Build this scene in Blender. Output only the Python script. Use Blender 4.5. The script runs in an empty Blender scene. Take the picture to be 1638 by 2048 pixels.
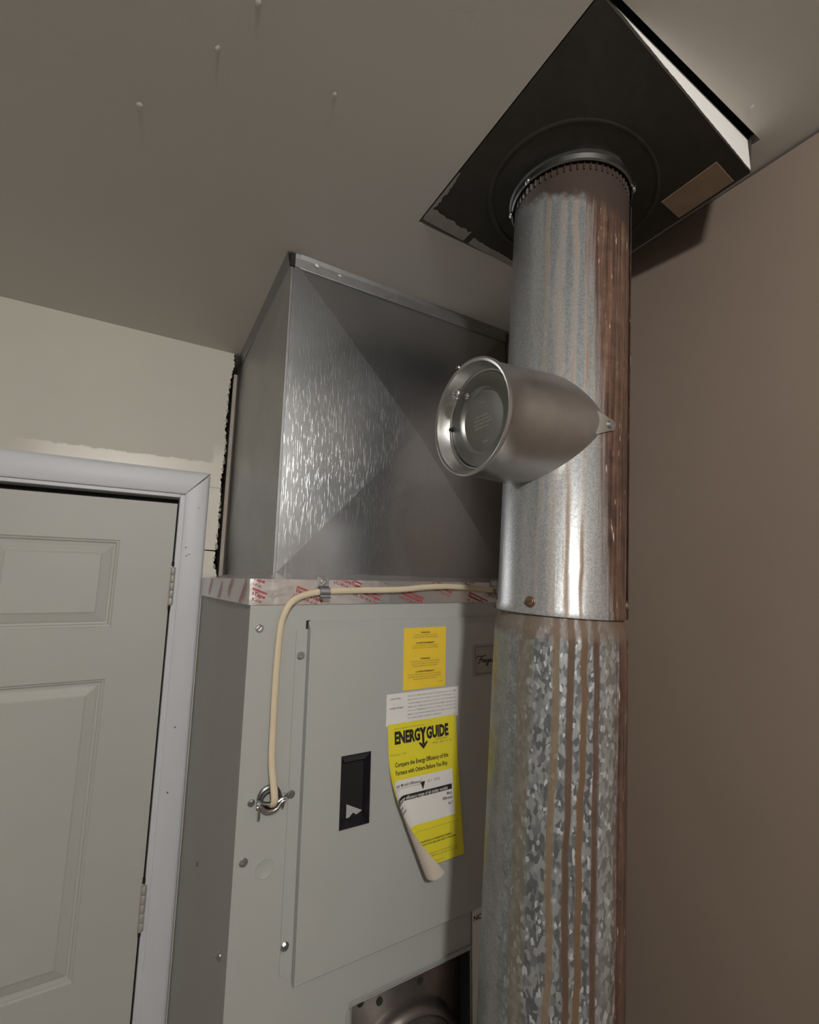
import bpy, math, random
from mathutils import Vector, Matrix
random.seed(7)
scene = bpy.context.scene
COL = scene.collection

# ------------------------------------------------------------------ camera
CAM = Vector((0, 0, 1.79))
yaw, pitch, roll = 0.526734, 0.148647, 0.016276
fw = Vector((math.sin(yaw)*math.cos(pitch), math.cos(yaw)*math.cos(pitch), math.sin(pitch)))
rt = Vector((math.cos(yaw), -math.sin(yaw), 0)); up = rt.cross(fw)
r2 = rt*math.cos(roll) + up*math.sin(roll); u2 = up*math.cos(roll) - rt*math.sin(roll)
cd = bpy.data.cameras.new('camera'); cam = bpy.data.objects.new('camera', cd); COL.objects.link(cam)
m = Matrix.Identity(4)
for i in range(3):
    m[i][0] = r2[i]; m[i][1] = u2[i]; m[i][2] = -fw[i]; m[i][3] = CAM[i]
cam.matrix_world = m
cd.sensor_fit = 'HORIZONTAL'; cd.sensor_width = 36; cd.lens = 36*921.84/1638; cd.clip_start = 0.01
scene.camera = cam
# ------------------------------------------------------------------ world, lamp, exposure
w = bpy.data.worlds.new('world'); scene.world = w; w.use_nodes = True
w.node_tree.nodes['Background'].inputs[0].default_value = (0.02, 0.02, 0.02, 1)
w.node_tree.nodes['Background'].inputs[1].default_value = 0.05
LAMP = Vector((-0.15, -0.84, 2.385)); LAMP_STRENGTH = 500.0; LAMP_RADIUS = 0.055   # frosted globe under the ceiling
scene.view_settings.view_transform = 'Standard'; scene.view_settings.look = 'None'
scene.view_settings.gamma = 1; scene.view_settings.use_curve_mapping = False
scene.view_settings.exposure = 0.0
scene.cycles.max_bounces = 10; scene.cycles.diffuse_bounces = 6; scene.cycles.glossy_bounces = 5

# ------------------------------------------------------------------ node helper
class NT:
    def __init__(s, name):
        s.mat = bpy.data.materials.new(name); s.mat.use_nodes = True
        s.t = s.mat.node_tree; s.b = s.t.nodes['Principled BSDF']; s._oc = None
    def link(s, a, sock):
        if isinstance(a, (int, float)): sock.default_value = a
        elif isinstance(a, tuple):
            sock.default_value = a if len(a) == len(sock.default_value) else tuple(a)+(1,)
        else: s.t.links.new(a, sock)
    def co(s):
        if s._oc is None: s._oc = s.t.nodes.new('ShaderNodeTexCoord').outputs['Object']
        return s._oc
    def math(s, op, a, b=0.0, c=None, clamp=False):
        n = s.t.nodes.new('ShaderNodeMath'); n.operation = op; n.use_clamp = clamp
        s.link(a, n.inputs[0]); s.link(b, n.inputs[1])
        if c is not None: s.link(c, n.inputs[2])
        return n.outputs[0]
    def mr(s, v, a, b, c=0.0, d=1.0, smooth=True):
        n = s.t.nodes.new('ShaderNodeMapRange'); n.clamp = True
        if smooth: n.interpolation_type = 'SMOOTHSTEP'
        for k, x in enumerate((v, a, b, c, d)): s.link(x, n.inputs[k])
        return n.outputs[0]
    def map(s, vec=None, scale=(1, 1, 1), loc=(0, 0, 0), rot=(0, 0, 0)):
        n = s.t.nodes.new('ShaderNodeMapping'); s.link(vec if vec is not None else s.co(), n.inputs[0])
        n.inputs['Location'].default_value = loc; n.inputs['Rotation'].default_value = rot; n.inputs['Scale'].default_value = scale
        return n.outputs[0]
    def noise(s, vec=None, scale=5.0, detail=3.0, rough=0.5, dist=0.0, out=0):
        n = s.t.nodes.new('ShaderNodeTexNoise'); s.link(vec if vec is not None else s.co(), n.inputs['Vector'])
        n.inputs['Scale'].default_value = scale; n.inputs['Detail'].default_value = detail
        n.inputs['Roughness'].default_value = rough; n.inputs['Distortion'].default_value = dist
        return n.outputs[out]
    def vor(s, vec=None, scale=5.0, rnd=1.0, out='Color', feature='F1'):
        n = s.t.nodes.new('ShaderNodeTexVoronoi'); n.feature = feature
        s.link(vec if vec is not None else s.co(), n.inputs['Vector'])
        n.inputs['Scale'].default_value = scale; n.inputs['Randomness'].default_value = rnd
        return n.outputs[out]
    def sep(s, vec=None):
        n = s.t.nodes.new('ShaderNodeSeparateXYZ'); s.link(vec if vec is not None else s.co(), n.inputs[0]); return n.outputs
    def mix(s, f, a, b):
        n = s.t.nodes.new('ShaderNodeMix'); n.data_type = 'RGBA'
        s.link(f, n.inputs[0]); s.link(a, n.inputs[6]); s.link(b, n.inputs[7]); return n.outputs[2]
    def ramp(s, f, *stops):
        n = s.t.nodes.new('ShaderNodeValToRGB'); s.link(f, n.inputs[0]); e = n.color_ramp.elements
        while len(e) < len(stops): e.new(0.5)
        for x, (p, c) in zip(e, stops): x.position = p; x.color = tuple(c)+(1,)
        return n.outputs[0]
    def bump(s, h, strength=0.3, dist=0.002):
        n = s.t.nodes.new('ShaderNodeBump'); n.inputs['Strength'].default_value = strength; n.inputs['Distance'].default_value = dist
        s.link(h, n.inputs['Height']); s.t.links.new(n.outputs[0], s.b.inputs['Normal'])
    def set(s, color=None, rough=None, metal=None, spec=None):
        if color is not None: s.link(color, s.b.inputs['Base Color'])
        if rough is not None: s.link(rough, s.b.inputs['Roughness'])
        if metal is not None: s.link(metal, s.b.inputs['Metallic'])
        if spec is not None: s.link(spec, s.b.inputs['Specular IOR Level'])
        return s.mat

def plain(name, col, rough=0.6, metal=0.0, var=0.08, scale=30, bump=0.0, spec=None):
    n = NT(name); f = n.noise(scale=scale, detail=4)
    a = tuple(max(0, c*(1-var)) for c in col); b = tuple(min(1, c*(1+var)) for c in col)
    if bump: n.bump(n.noise(scale=scale*8, detail=2), bump, 0.001)
    return n.set(n.mix(f, a, b), rough, metal, spec)

# ------------------------------------------------------------------ geometry helper
MW = {}
class Geo:
    def __init__(s): s.v = []; s.f = []; s.mi = []
    def add(s, vs, fs, mi=0):
        o = len(s.v); s.v += [Vector(x) for x in vs]; s.f += [tuple(i+o for i in f) for f in fs]; s.mi += [mi]*len(fs); return s
    def box(s, a, b, mi=0):
        x0, y0, z0 = a; x1, y1, z1 = b
        return s.add([(x0,y0,z0),(x1,y0,z0),(x1,y1,z0),(x0,y1,z0),(x0,y0,z1),(x1,y0,z1),(x1,y1,z1),(x0,y1,z1)],
                     [(0,3,2,1),(4,5,6,7),(0,1,5,4),(1,2,6,5),(2,3,7,6),(3,0,4,7)], mi)
    def quad(s, *p, mi=0): return s.add(p, [tuple(range(len(p)))], mi)
    def lathe(s, prof, M=None, n=48, mi=0, caps=False):
        M = M or Matrix.Identity(4); k = len(prof); vs = []; fs = []
        for i in range(n):
            a = 2*math.pi*i/n
            for r, z in prof: vs.append(M @ Vector((r*math.cos(a), r*math.sin(a), z)))
        for i in range(n):
            j = (i+1) % n
            for q in range(k-1): fs.append((i*k+q, j*k+q, j*k+q+1, i*k+q+1))
        if caps: fs.append(tuple(i*k for i in range(n))[::-1]); fs.append(tuple(i*k+k-1 for i in range(n)))
        return s.add(vs, fs, mi)
    def tube(s, path, rx, ry=None, n=10, upv=(0, -1, 0), mi=0, caps=True):
        ry = ry or rx; path = [Vector(p) for p in path]; vs = []; fs = []
        for i, p in enumerate(path):
            t = (path[min(i+1, len(path)-1)] - path[max(i-1, 0)]).normalized()
            a = Vector(upv); a = (a - t*a.dot(t)).normalized(); b = t.cross(a)
            for q in range(n):
                an = 2*math.pi*q/n; vs.append(p + a*ry*math.cos(an) + b*rx*math.sin(an))
        for i in range(len(path)-1):
            for q in range(n):
                fs.append((i*n+q, i*n+(q+1) % n, (i+1)*n+(q+1) % n, (i+1)*n+q))
        if caps: fs.append(tuple(range(n))[::-1]); fs.append(tuple((len(path)-1)*n+q for q in range(n)))
        return s.add(vs, fs, mi)
    def prism(s, poly, fn, t0, t1, mi=0):
        n = len(poly); vs = [fn(p, t0) for p in poly]+[fn(p, t1) for p in poly]
        fs = [tuple(range(n)), tuple(range(2*n-1, n-1, -1))]
        fs += [(i, i+n, (i+1) % n+n, (i+1) % n) for i in range(n)]
        return s.add(vs, fs, mi)
    def build(s, name, mats, parent=None, smooth=None, bevel=0, seg=2):
        me = bpy.data.meshes.new(name); inv = MW[parent.name].inverted() if parent else Matrix.Identity(4)
        me.from_pydata([inv @ x for x in s.v], [], s.f)
        if not isinstance(mats, (list, tuple)): mats = [mats]
        for mm in mats: me.materials.append(mm)
        for p, i in zip(me.polygons, s.mi): p.material_index = i
        import bmesh
        bm = bmesh.new(); bm.from_mesh(me); bmesh.ops.recalc_face_normals(bm, faces=bm.faces); bm.to_mesh(me); bm.free()
        if smooth:
            for p in me.polygons: p.use_smooth = True
            me.set_sharp_from_angle(angle=math.radians(smooth))
        me.update()
        o = bpy.data.objects.new(name, me); COL.objects.link(o)
        if parent: o.parent = parent; MW[o.name] = MW[parent.name]
        else: MW[o.name] = Matrix.Identity(4)
        if bevel:
            b = o.modifiers.new('bevel', 'BEVEL'); b.width = bevel; b.segments = seg; b.limit_method = 'ANGLE'; b.angle_limit = math.radians(35)
        return o

def thing(name, M, label, cat, group=None):
    o = bpy.data.objects.new(name, None); COL.objects.link(o); o.empty_display_size = 0.05
    o.matrix_world = M; MW[o.name] = M.copy(); return tag(o, label, cat, group)
def tag(o, label, cat=None, group=None):
    o['label'] = label
    if cat: o['category'] = cat
    if group: o['group'] = group
    return o
def T(x, y, z): return Matrix.Translation((x, y, z))
def structure(o): o['kind'] = 'structure'; return o

_fonttmp = []
def text_poly(body, size=0.01, bold=0.0, shear=0.0, sx=1.0, align='LEFT', res=2):
    cu = bpy.data.curves.new('t', 'FONT'); cu.body = body; cu.size = size; cu.offset = bold*size; cu.shear = shear
    cu.align_x = align; cu.resolution_u = res; cu.fill_mode = 'FRONT'
    o = bpy.data.objects.new('t', cu); COL.objects.link(o)
    dg = bpy.context.evaluated_depsgraph_get(); me = bpy.data.meshes.new_from_object(o.evaluated_get(dg))
    vs = [(v.co.x*sx, v.co.y) for v in me.vertices]; fs = [tuple(p.vertices) for p in me.polygons]
    bpy.data.objects.remove(o); bpy.data.curves.remove(cu); bpy.data.meshes.remove(me)
    return vs, fs
def fit_text(g, body, x0, x1, z, h, fn, bold=0.0, mi=0, shear=0.0, rot=0.0):
    """letters of cap height h between x0 and x1, baseline z, laid on a surface by fn"""
    vs, fs = text_poly(body, 1.0, bold, shear)
    a = min(v[0] for v in vs); b = max(v[0] for v in vs); k = (x1-x0)/(b-a); hh = h/0.72
    ca, sa = math.cos(rot), math.sin(rot); out = []
    for v in vs:
        px, pz = (v[0]-a)*k, v[1]*hh
        out.append(fn(x0+px*ca-pz*sa, z+px*sa+pz*ca))
    g.add(out, fs, mi)

# ------------------------------------------------------------------ materials
def mat_ceiling():
    n = NT('ceiling_paint'); f = n.noise(scale=3, detail=3); g = n.noise(scale=260, detail=2)
    n.bump(g, 0.10, 0.001)
    return n.set(n.mix(f, (0.64, 0.615, 0.57), (0.70, 0.675, 0.625)), 0.7)
def mat_wall_cream():
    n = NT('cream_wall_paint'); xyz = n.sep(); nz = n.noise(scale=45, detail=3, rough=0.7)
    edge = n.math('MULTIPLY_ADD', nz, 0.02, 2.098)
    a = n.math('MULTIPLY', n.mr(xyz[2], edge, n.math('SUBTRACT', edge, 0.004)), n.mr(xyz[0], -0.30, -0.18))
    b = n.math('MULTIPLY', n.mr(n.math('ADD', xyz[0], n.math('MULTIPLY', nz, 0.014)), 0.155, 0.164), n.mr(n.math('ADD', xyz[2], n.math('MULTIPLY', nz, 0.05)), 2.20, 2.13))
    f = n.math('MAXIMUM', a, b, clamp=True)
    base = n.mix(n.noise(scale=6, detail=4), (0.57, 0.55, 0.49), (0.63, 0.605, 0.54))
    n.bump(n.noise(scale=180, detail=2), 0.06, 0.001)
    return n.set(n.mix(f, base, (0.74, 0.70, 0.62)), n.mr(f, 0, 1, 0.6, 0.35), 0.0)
def mat_wall_taupe():
    n = NT('taupe_wall_paint'); f = n.noise(scale=4, detail=4); n.bump(n.noise(scale=220, detail=3), 0.10, 0.001)
    return n.set(n.mix(f, (0.200, 0.153, 0.121), (0.226, 0.174, 0.138)), 0.62)
def mat_galv(name, lo=0.42, hi=0.58, rough=0.42, vert=False, spangle=0.0, grime=0.25, tint=(1, 1, 1.02), metal=1.0):
    n = NT(name); co = n.map(scale=(140, 140, 7) if vert else (60, 60, 60))
    f = n.noise(co, 1.0, 4, 0.6); g = n.noise(scale=7, detail=5, rough=0.65)
    ca = tuple(lo*t for t in tint); cb = tuple(hi*t for t in tint)
    c = n.mix(f, ca, cb)
    if spangle: c = n.mix(n.math('MULTIPLY', n.sep(n.vor(scale=95))[0], spangle), c, (hi*1.25,)*3)
    c = n.mix(n.math('MULTIPLY', n.mr(g, 0.45, 0.8), grime), c, (0.22, 0.20, 0.17))
    n.bump(f, 0.12, 0.0006)
    return n.set(c, n.math('MULTIPLY_ADD', f, 0.12, rough-0.06), metal)
def mat_duct():
    n = NT('duct_sheet_metal')
    st = n.noise(n.map(scale=(520, 520, 38), rot=(0, .12, 0)), 1.0, 2, 0.5); lg = n.noise(scale=5, detail=4)
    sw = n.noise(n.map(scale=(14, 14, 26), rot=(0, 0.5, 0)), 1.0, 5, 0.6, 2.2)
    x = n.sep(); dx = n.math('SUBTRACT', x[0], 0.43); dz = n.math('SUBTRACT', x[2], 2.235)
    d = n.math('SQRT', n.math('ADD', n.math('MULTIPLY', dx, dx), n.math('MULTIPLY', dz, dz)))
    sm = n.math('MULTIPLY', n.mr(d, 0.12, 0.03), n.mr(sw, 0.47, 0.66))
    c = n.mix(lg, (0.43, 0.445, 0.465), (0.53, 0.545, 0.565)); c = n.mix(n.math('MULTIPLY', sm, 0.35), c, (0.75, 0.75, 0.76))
    low = n.mr(x[2], 2.10, 1.90)
    bp = n.t.nodes.new('ShaderNodeBump'); bp.inputs['Distance'].default_value = 0.0005
    n.link(n.math('MULTIPLY_ADD', low, 0.22, 0.015), bp.inputs['Strength']); n.link(n.mr(st, 0.55, 0.75), bp.inputs['Height'])
    n.t.links.new(bp.outputs[0], n.b.inputs['Normal'])
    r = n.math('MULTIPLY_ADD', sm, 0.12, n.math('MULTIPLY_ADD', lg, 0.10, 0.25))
    return n.set(c, r, 1.0)
def mat_pipe(name, lower):
    n = NT(name); p = n.sep()
    s = n.math('MULTIPLY', n.math('ARCTAN2', p[0], n.math('MULTIPLY', p[1], -1.0)), 57.2958)   # degrees round the pipe
    wob = n.noise(n.map(scale=(0.1, 0.1, 9)), 1.0, 3); wob = n.math('MULTIPLY_ADD', wob, 7.0, -3.5)
    sw = n.math('ADD', s, wob)
    fine = n.noise(scale=420, detail=2); lon = n.noise(n.map(scale=(170, 170, 4.5)), 1.0, 6, 0.75)
    brk = n.noise(n.map(scale=(60, 60, 5)), 1.0, 2)
    blot = n.noise(scale=38, detail=5, rough=0.7)
    if lower:
        v = n.sep(n.vor(n.map(scale=(1, 1, 0.55), rot=(0.5, 0.3, 0)), 210))[0]
        v2 = n.sep(n.vor(n.map(scale=(1, 1, 0.5), rot=(-0.6, 0.2, 0)), 330))[0]
        sp = n.mix(n.mr(v, 0.15, 0.95), (0.16, 0.17, 0.18), (0.43, 0.445, 0.455)); sp = n.mix(n.mr(v2, 0.86, 0.97), sp, (0.74, 0.77, 0.82))
        dull = n.mix(n.mr(n.math('MULTIPLY_ADD', fine, 0.5, n.math('MULTIPLY', blot, 0.5)), 0.35, 0.65), (0.21, 0.22, 0.21), (0.38, 0.39, 0.385))
        base = n.mix(n.mr(n.math('MULTIPLY_ADD', blot, 30.0, s), -32, 4), dull, sp)
    else:
        base = n.mix(n.mr(fine, 0.3, 0.7), (0.33, 0.34, 0.35), (0.50, 0.515, 0.53))
    col = base
    if lower:
        streaks = [(-88, 6, (0.30, 0.27, 0.12), .6), (-25, 5.0, (0.13, 0.105, 0.06), .7), (-1.5, 2.2, (0.16, 0.115, 0.07), .95), (10.5, 2.3, (0.085, 0.048, 0.028), 1.0),
                   (19.5, 2.2, (0.125, 0.075, 0.038), 1.0), (31, 2.3, (0.080, 0.042, 0.028), 1.0), (44, 7, (0.20, 0.18, 0.13), .45), (-48, 3, (0.25, 0.24, 0.19), .4)]
        r0, r1 = 46, 57
    else:
        streaks = [(-19, 2.4, (0.20, 0.135, 0.075), .75), (-6, 4.5, (0.24, 0.17, 0.11), .55), (6, 2.6, (0.24, 0.15, 0.085), .8), (17, 1.8, (0.24, 0.14, 0.075), .9), (-30, 6, (0.24, 0.22, 0.16), .30),
                   (25, 4.5, (0.26, 0.23, 0.17), .5), (33, 2.5, (0.19, 0.12, 0.075), .6)]
        r0, r1 = 4, 19
    tot = 0.0
    for c, wd, cc, st in streaks:
        wd *= 1.45 if lower else 1.25
        own = n.math('MULTIPLY_ADD', n.noise(n.map(scale=(0.1, 0.1, 8), loc=(c*3.1, 0, c*0.7)), 1.0, 2), 9.0, -4.5)
        dd = n.math('ABSOLUTE', n.math('SUBTRACT', n.math('ADD', s, own), c)); f = n.mr(n.math('MULTIPLY_ADD', lon, wd*(1.2 if lower else 2.4), dd), wd*(1.75 if lower else 2.4), wd*1.2)
        f = n.math('MULTIPLY', f, n.math('MULTIPLY', n.mr(brk, 0.35, 0.6, 0.95 if lower else 0.35, 1.0), st)); col = n.mix(f, col, cc); tot = n.math('MAXIMUM', tot, f)
    # wide rust band on the wall side, its edge wandering
    e = n.math('MULTIPLY_ADD', lon, -24.0, n.math('MULTIPLY_ADD', p[2], 46.0, sw) if not lower else sw)
    rust = n.mr(n.math('ADD', e, 12.0), r0, r1)
    if not lower: rust = n.math('MULTIPLY', rust, n.mr(s, 150, 120))
    rc = n.ramp(n.math('MULTIPLY_ADD', lon, 1.1, n.math('MULTIPLY_ADD', blot, 0.5, -0.28)), (0.36, (0.028, 0.017, 0.013)), (0.47, (0.085, 0.042, 0.028)), (0.58, (0.125, 0.068, 0.045)), (0.74, (0.22, 0.145, 0.10)))
    col = n.mix(rust, col, rc); tot = n.math('MAXIMUM', tot, rust)
    fl = n.math('MULTIPLY', n.mr(n.noise(n.map(scale=(170, 170, 30)), 1.0, 3), 0.66, 0.72), rust); col = n.mix(fl, col, (0.52, 0.42, 0.34))
    if not lower:                                          # scorched brown under the ceiling collar
        t = n.mr(n.math('ADD', n.math('MULTIPLY_ADD', blot, 0.05, n.math('MULTIPLY', s, 0.0004)), p[2]), -0.078, -0.055)
        t = n.math('MULTIPLY', t, n.mr(s, -80, -20, 0.55, 1.0)); col = n.mix(t, col, (0.050, 0.032, 0.024)); tot = n.math('MAXIMUM', tot, t)
    else:
        t = n.mr(n.math('MULTIPLY_ADD', blot, 0.03, p[2]), -0.712, -0.700); col = n.mix(n.math('MULTIPLY', t, .7), col, (0.16, 0.11, 0.08)); tot = n.math('MAXIMUM', tot, n.math('MULTIPLY', t, .7))
    n.bump(n.math('ADD', n.math('MULTIPLY', lon, tot), n.math('MULTIPLY', fine, 0.15)), 0.35, 0.0012)
    rough = n.math('MULTIPLY_ADD', tot, 0.36, 0.36 if not lower else 0.40)
    return n.set(col, rough, n.math('MULTIPLY_ADD', tot, -0.62, 0.66))
def mat_firestop():
    n = NT('dark_firestop_sheet'); f = n.noise(scale=24, detail=5, rough=0.7); v = n.sep(n.vor(scale=70))[0]
    c = n.mix(f, (0.040, 0.036, 0.030), (0.070, 0.064, 0.054)); c = n.mix(n.math('MULTIPLY', v, 0.25), c, (0.085, 0.08, 0.07))
    return n.set(c, 0.6, 0.55)
def mat_foil():
    n = NT('foil_tape'); f = n.noise(scale=35, detail=3, dist=1.0); n.bump(f, 0.35, 0.002)
    return n.set(n.mix(n.noise(scale=9), (0.62, 0.58, 0.57), (0.74, 0.71, 0.70)), 0.34, 0.85)

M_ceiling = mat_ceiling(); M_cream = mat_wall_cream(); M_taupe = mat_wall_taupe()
M_floor = plain('concrete_floor', (0.27, 0.255, 0.235), 0.8, scale=8, bump=0.1)
M_white = plain('plain_white_wall', (0.50, 0.485, 0.45), 0.7, scale=5)
M_casing = plain('white_trim_paint', (0.70, 0.71, 0.76), 0.42, var=0.03, scale=12)
M_door = plain('beige_door_paint', (0.535, 0.535, 0.500), 0.5, var=0.03, scale=10, bump=0.04)
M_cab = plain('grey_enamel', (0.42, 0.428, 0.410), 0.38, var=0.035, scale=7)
M_side = plain('grey_enamel_side', (0.35, 0.347, 0.325), 0.5, var=0.08, scale=6)  # cabinet sides, a little darker and rougher than the front
M_dark = plain('black_plastic', (0.014, 0.013, 0.015), 0.45)
M_void = plain('dark_gap', (0.02, 0.018, 0.016), 0.9)
M_gyp = plain('broken_gypsum', (0.50, 0.46, 0.38), 0.95, var=0.35, scale=60, bump=0.6)
M_strip = plain('smeared_grey_paint', (0.30, 0.28, 0.25), 0.9, var=0.25, scale=50)
M_wood = plain('pinkish_wood', (0.60, 0.52, 0.45), 0.8, var=0.2, scale=40)
M_duct = mat_duct()
M_ductside = mat_galv('dull_duct_side', 0.36, 0.44, 0.42, vert=True, grime=0.3, tint=(1.0, 1.0, 0.98), metal=0.55)
M_flange = mat_galv('duct_flange_metal', 0.34, 0.44, 0.45, grime=0.25)
M_up = mat_pipe('stained_upper_pipe', False); M_low = mat_pipe('spangled_lower_pipe', True)
M_damp = mat_galv('damper_metal', 0.45, 0.55, 0.36, grime=0.4, tint=(1.0, 0.985, 0.96)); M_flap = mat_galv('damper_flap_metal', 0.29, 0.35, 0.42, grime=0.2, tint=(0.98, 1.0, 0.97))
M_fire = mat_firestop(); M_foil = mat_foil()
M_screw = mat_galv('zinc_screw', 0.55, 0.7, 0.28, grime=0.3); M_rscrew = plain('rusty_screw', (0.20, 0.13, 0.09), 0.5, 0.7, var=0.4, scale=300)
M_collar = mat_galv('dark_collar_metal', 0.15, 0.21, 0.4, grime=0.5)
M_cable = plain('cream_cable_jacket', (0.66, 0.56, 0.40), 0.55, var=0.08, scale=40)
M_yel = plain('yellow_sticker', (0.86, 0.60, 0.045), 0.55, var=0.04); M_eng = plain('lemon_yellow_paper', (0.80, 0.70, 0.035), 0.6, var=0.04)
M_paper = plain('white_paper', (0.78, 0.76, 0.74), 0.6, var=0.03); M_back = plain('paper_back', (0.62, 0.55, 0.47), 0.75, var=0.05)
M_ink = plain('black_ink', (0.02, 0.018, 0.016), 0.6); M_ink2 = plain('faded_ink', (0.20, 0.17, 0.09), 0.6); M_gink = plain('grey_ink', (0.34, 0.335, 0.33), 0.6)
M_red = plain('red_tape_ink', (0.42, 0.06, 0.07), 0.45, var=0.2, scale=90); M_tan = plain('brown_paper_label', (0.33, 0.235, 0.165), 0.8, var=0.25, scale=30)
M_rustp = plain('tarnished_plate', (0.30, 0.27, 0.25), 0.38, 0.9, var=0.4, scale=18)
M_badge = plain('badge_plate', (0.36, 0.34, 0.31), 0.4, var=0.05)
M_lens = plain('lamp_diffuser', (0.85, 0.85, 0.85), 0.5)
M_hinge = plain('painted_hinge', (0.50, 0.48, 0.44), 0.45, 0.2, var=0.06)

H = 2.44; XR = 0.786; YD = 1.358; XL = -1.9; YB = -2.3
# ------------------------------------------------------------------ room shell
def wxz(y):                                              # x,z -> point on a plane of constant y
    return lambda p, t: Vector((p[0], y+t, p[1]))
structure(Geo().box((XL-.1, YB-.1, -.1), (XR+.1, YD+.6, 0)).build('floor', M_floor))
# ceiling with the cut-out for the flue plate
hx0, hx1, hy0, hy1 = 0.386, 0.734, 0.2535, 0.649
g = Geo()
for a, b in (((XL-.1, YB-.1), (hx0, YD+.6)), ((hx1, YB-.1), (XR+.1, YD+.6)), ((hx0, YB-.1), (hx1, hy0)), ((hx0, hy1), (hx1, YD+.6))):
    g.box((a[0], a[1], H), (b[0], b[1], H+.016))
ceil = structure(g.build('ceiling', M_ceiling)); ceil['label'] = 'pale grey-beige painted ceiling with a square cut for the flue'
for x, y, r in ((0.028, 0.541, .0035), (-0.055, 0.672, .0045), (0.173, 0.517, .003), (0.061, 0.467, .004), (0.670, 0.236, .0025)):
    g = Geo(); rr = random.Random(int(x*1000)); n = 9
    top = [(x+r*(.7+.6*rr.random())*math.cos(6.283*i/n), y+1.3*r*(.7+.6*rr.random())*math.sin(6.283*i/n), H-.0002) for i in range(n)]
    g.add(top+[(x, y, H-r*.5)], [(i, (i+1) % n, n) for i in range(n)]); g.build('paint_fleck', M_paper, ceil, 60)
# right wall, a dark joint left open under the ceiling
structure(Geo().box((XR, YB-.1, 0), (XR+.1, YD+.6, H-.005)).build('wall_right', M_taupe))
structure(Geo().box((XL-.1, YB-.1, 0), (XL, YD+.6, H)).build('wall_left', M_white))
structure(Geo().box((XL, YB-.1, 0), (XR, YB, H)).build('wall_front', M_white))
# back wall round the door opening and up to the torn edge beside the duct
DX0, DX1, DZ = -0.80, 0.092, 2.008
rg = random.Random(3)
edge = [(0.1894, 2.44), (0.189, 2.398), (0.1838, 2.358), (0.180, 2.296), (0.1795, 2.2215), (0.1825, 2.163), (0.1815, 2.119), (0.179, 2.061), (0.1806, 2.0045), (0.180, 1.92), (0.1785, 1.865), (0.1765, 1.83), (0.186, 1.80), (0.186, 1.76)]
def edge_at(z):
    for (xa, za), (xb, zb) in zip(edge, edge[1:]):
        if zb <= z <= za: return xa+(xb-xa)*(za-z)/(za-zb)
    return 0.186
def torn(z0, z1):
    k = max(2, int((z1-z0)/0.0045)); return [(edge_at(z0+(z1-z0)*i/k)+rg.uniform(-.0028, .0022), z0+(z1-z0)*i/k) for i in range(k+1)]
g = Geo(); fn = wxz(YD); TH = 0.014
g.prism([(XL, 0), (DX0, 0), (DX0, H), (XL, H)], fn, 0, TH)
g.prism([(DX0, DZ), (DX1, DZ), (DX1, H), (DX0, H)], fn, 0, TH)
g.prism([(DX1, 0), (.149, 0), (.149, H), (DX1, H)], fn, 0, TH)
g.prism([(.149, 2.0375)]+torn(2.0375, 2.44)+[(.149, 2.44)], fn, 0, TH)
g.prism([(.149, 1.8655)]+torn(1.8650, 2.0366)+[(.149, 2.0367)], fn, 0, TH)
g.prism([(.149, 1.76)]+torn(1.76, 1.8615)+[(.158, 1.8622), (.149, 1.8632)], fn, 0, TH)
g.prism([(.149, 0), (XR, 0), (XR, 1.76), (.149, 1.76)], fn, 0, TH)
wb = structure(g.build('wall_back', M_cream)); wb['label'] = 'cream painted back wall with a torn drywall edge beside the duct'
for i in range(26):                                      # loose gypsum crumbs along the torn edge
    z = 1.815+0.57*(i+rg.random()*.8)/26; x = edge_at(z)+rg.uniform(-.003, .0015); s = rg.uniform(.0022, .0052)
    g = Geo(); pts = []
    for j in range(8):
        a = 6.283*j/8; pts.append((x+s*.8*math.cos(a)*rg.uniform(.6, 1.2), YD+rg.uniform(-.002, .002), z+s*1.7*math.sin(a)*rg.uniform(.6, 1.2)))
    pts.append((x, YD-.0045, z)); pts.append((x, YD+.012, z))
    g.add(pts, [(j, (j+1) % 8, 8) for j in range(8)]+[((j+1) % 8, j, 9) for j in range(8)]); g.build('plaster_chip', M_gyp, wb)
# the cavity behind the torn drywall
g = Geo(); g.box((-.1, 1.56, 1.5), (XR, 1.60, H)); g.box((0.10, YD+TH, 1.5), (0.14, 1.56, H))
structure(g.build('wall_behind', M_void))

# ------------------------------------------------------------------ door, jamb and casing
door = structure(thing('door_1', T(-0.355, YD+.01, 0), 'beige six-panel door with moulded panels, closed', None))
SX0, SX1, SZ1, YS = -0.785, 0.0757, 1.984, YD+.006
cols = ((-0.668, -0.413), (-0.300, -0.045)); rows = ((1.667, 1.880), (0.905, 1.546), (0.20, 0.78))
g = Geo(); YT = YS+.035
xs = [SX0, cols[0][0], cols[0][1], cols[1][0], cols[1][1], SX1]; zs = [0.01, rows[2][0], rows[2][1], rows[1][0], rows[1][1], rows[0][0], rows[0][1], SZ1]
for i in range(5):
    for j in range(7):
        if i % 2 == 1 and j % 2 == 1: continue
        g.quad((xs[i], YS, zs[j]), (xs[i+1], YS, zs[j]), (xs[i+1], YS, zs[j+1]), (xs[i], YS, zs[j+1]))
g.add([(SX0, YS, .01), (SX1, YS, .01), (SX1, YS, SZ1), (SX0, YS, SZ1), (SX0, YT, .01), (SX1, YT, .01), (SX1, YT, SZ1), (SX0, YT, SZ1)],
      [(4, 5, 6, 7), (0, 1, 5, 4), (1, 2, 6, 5), (2, 3, 7, 6), (3, 0, 4, 7)])
g.build('door_slab', M_door, door)
rings = ((0, 0), (.003, .003), (.006, .0035), (.009, .008), (.013, .0085), (.016, .0065), (.034, .0015), (.037, -.0002))
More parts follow.
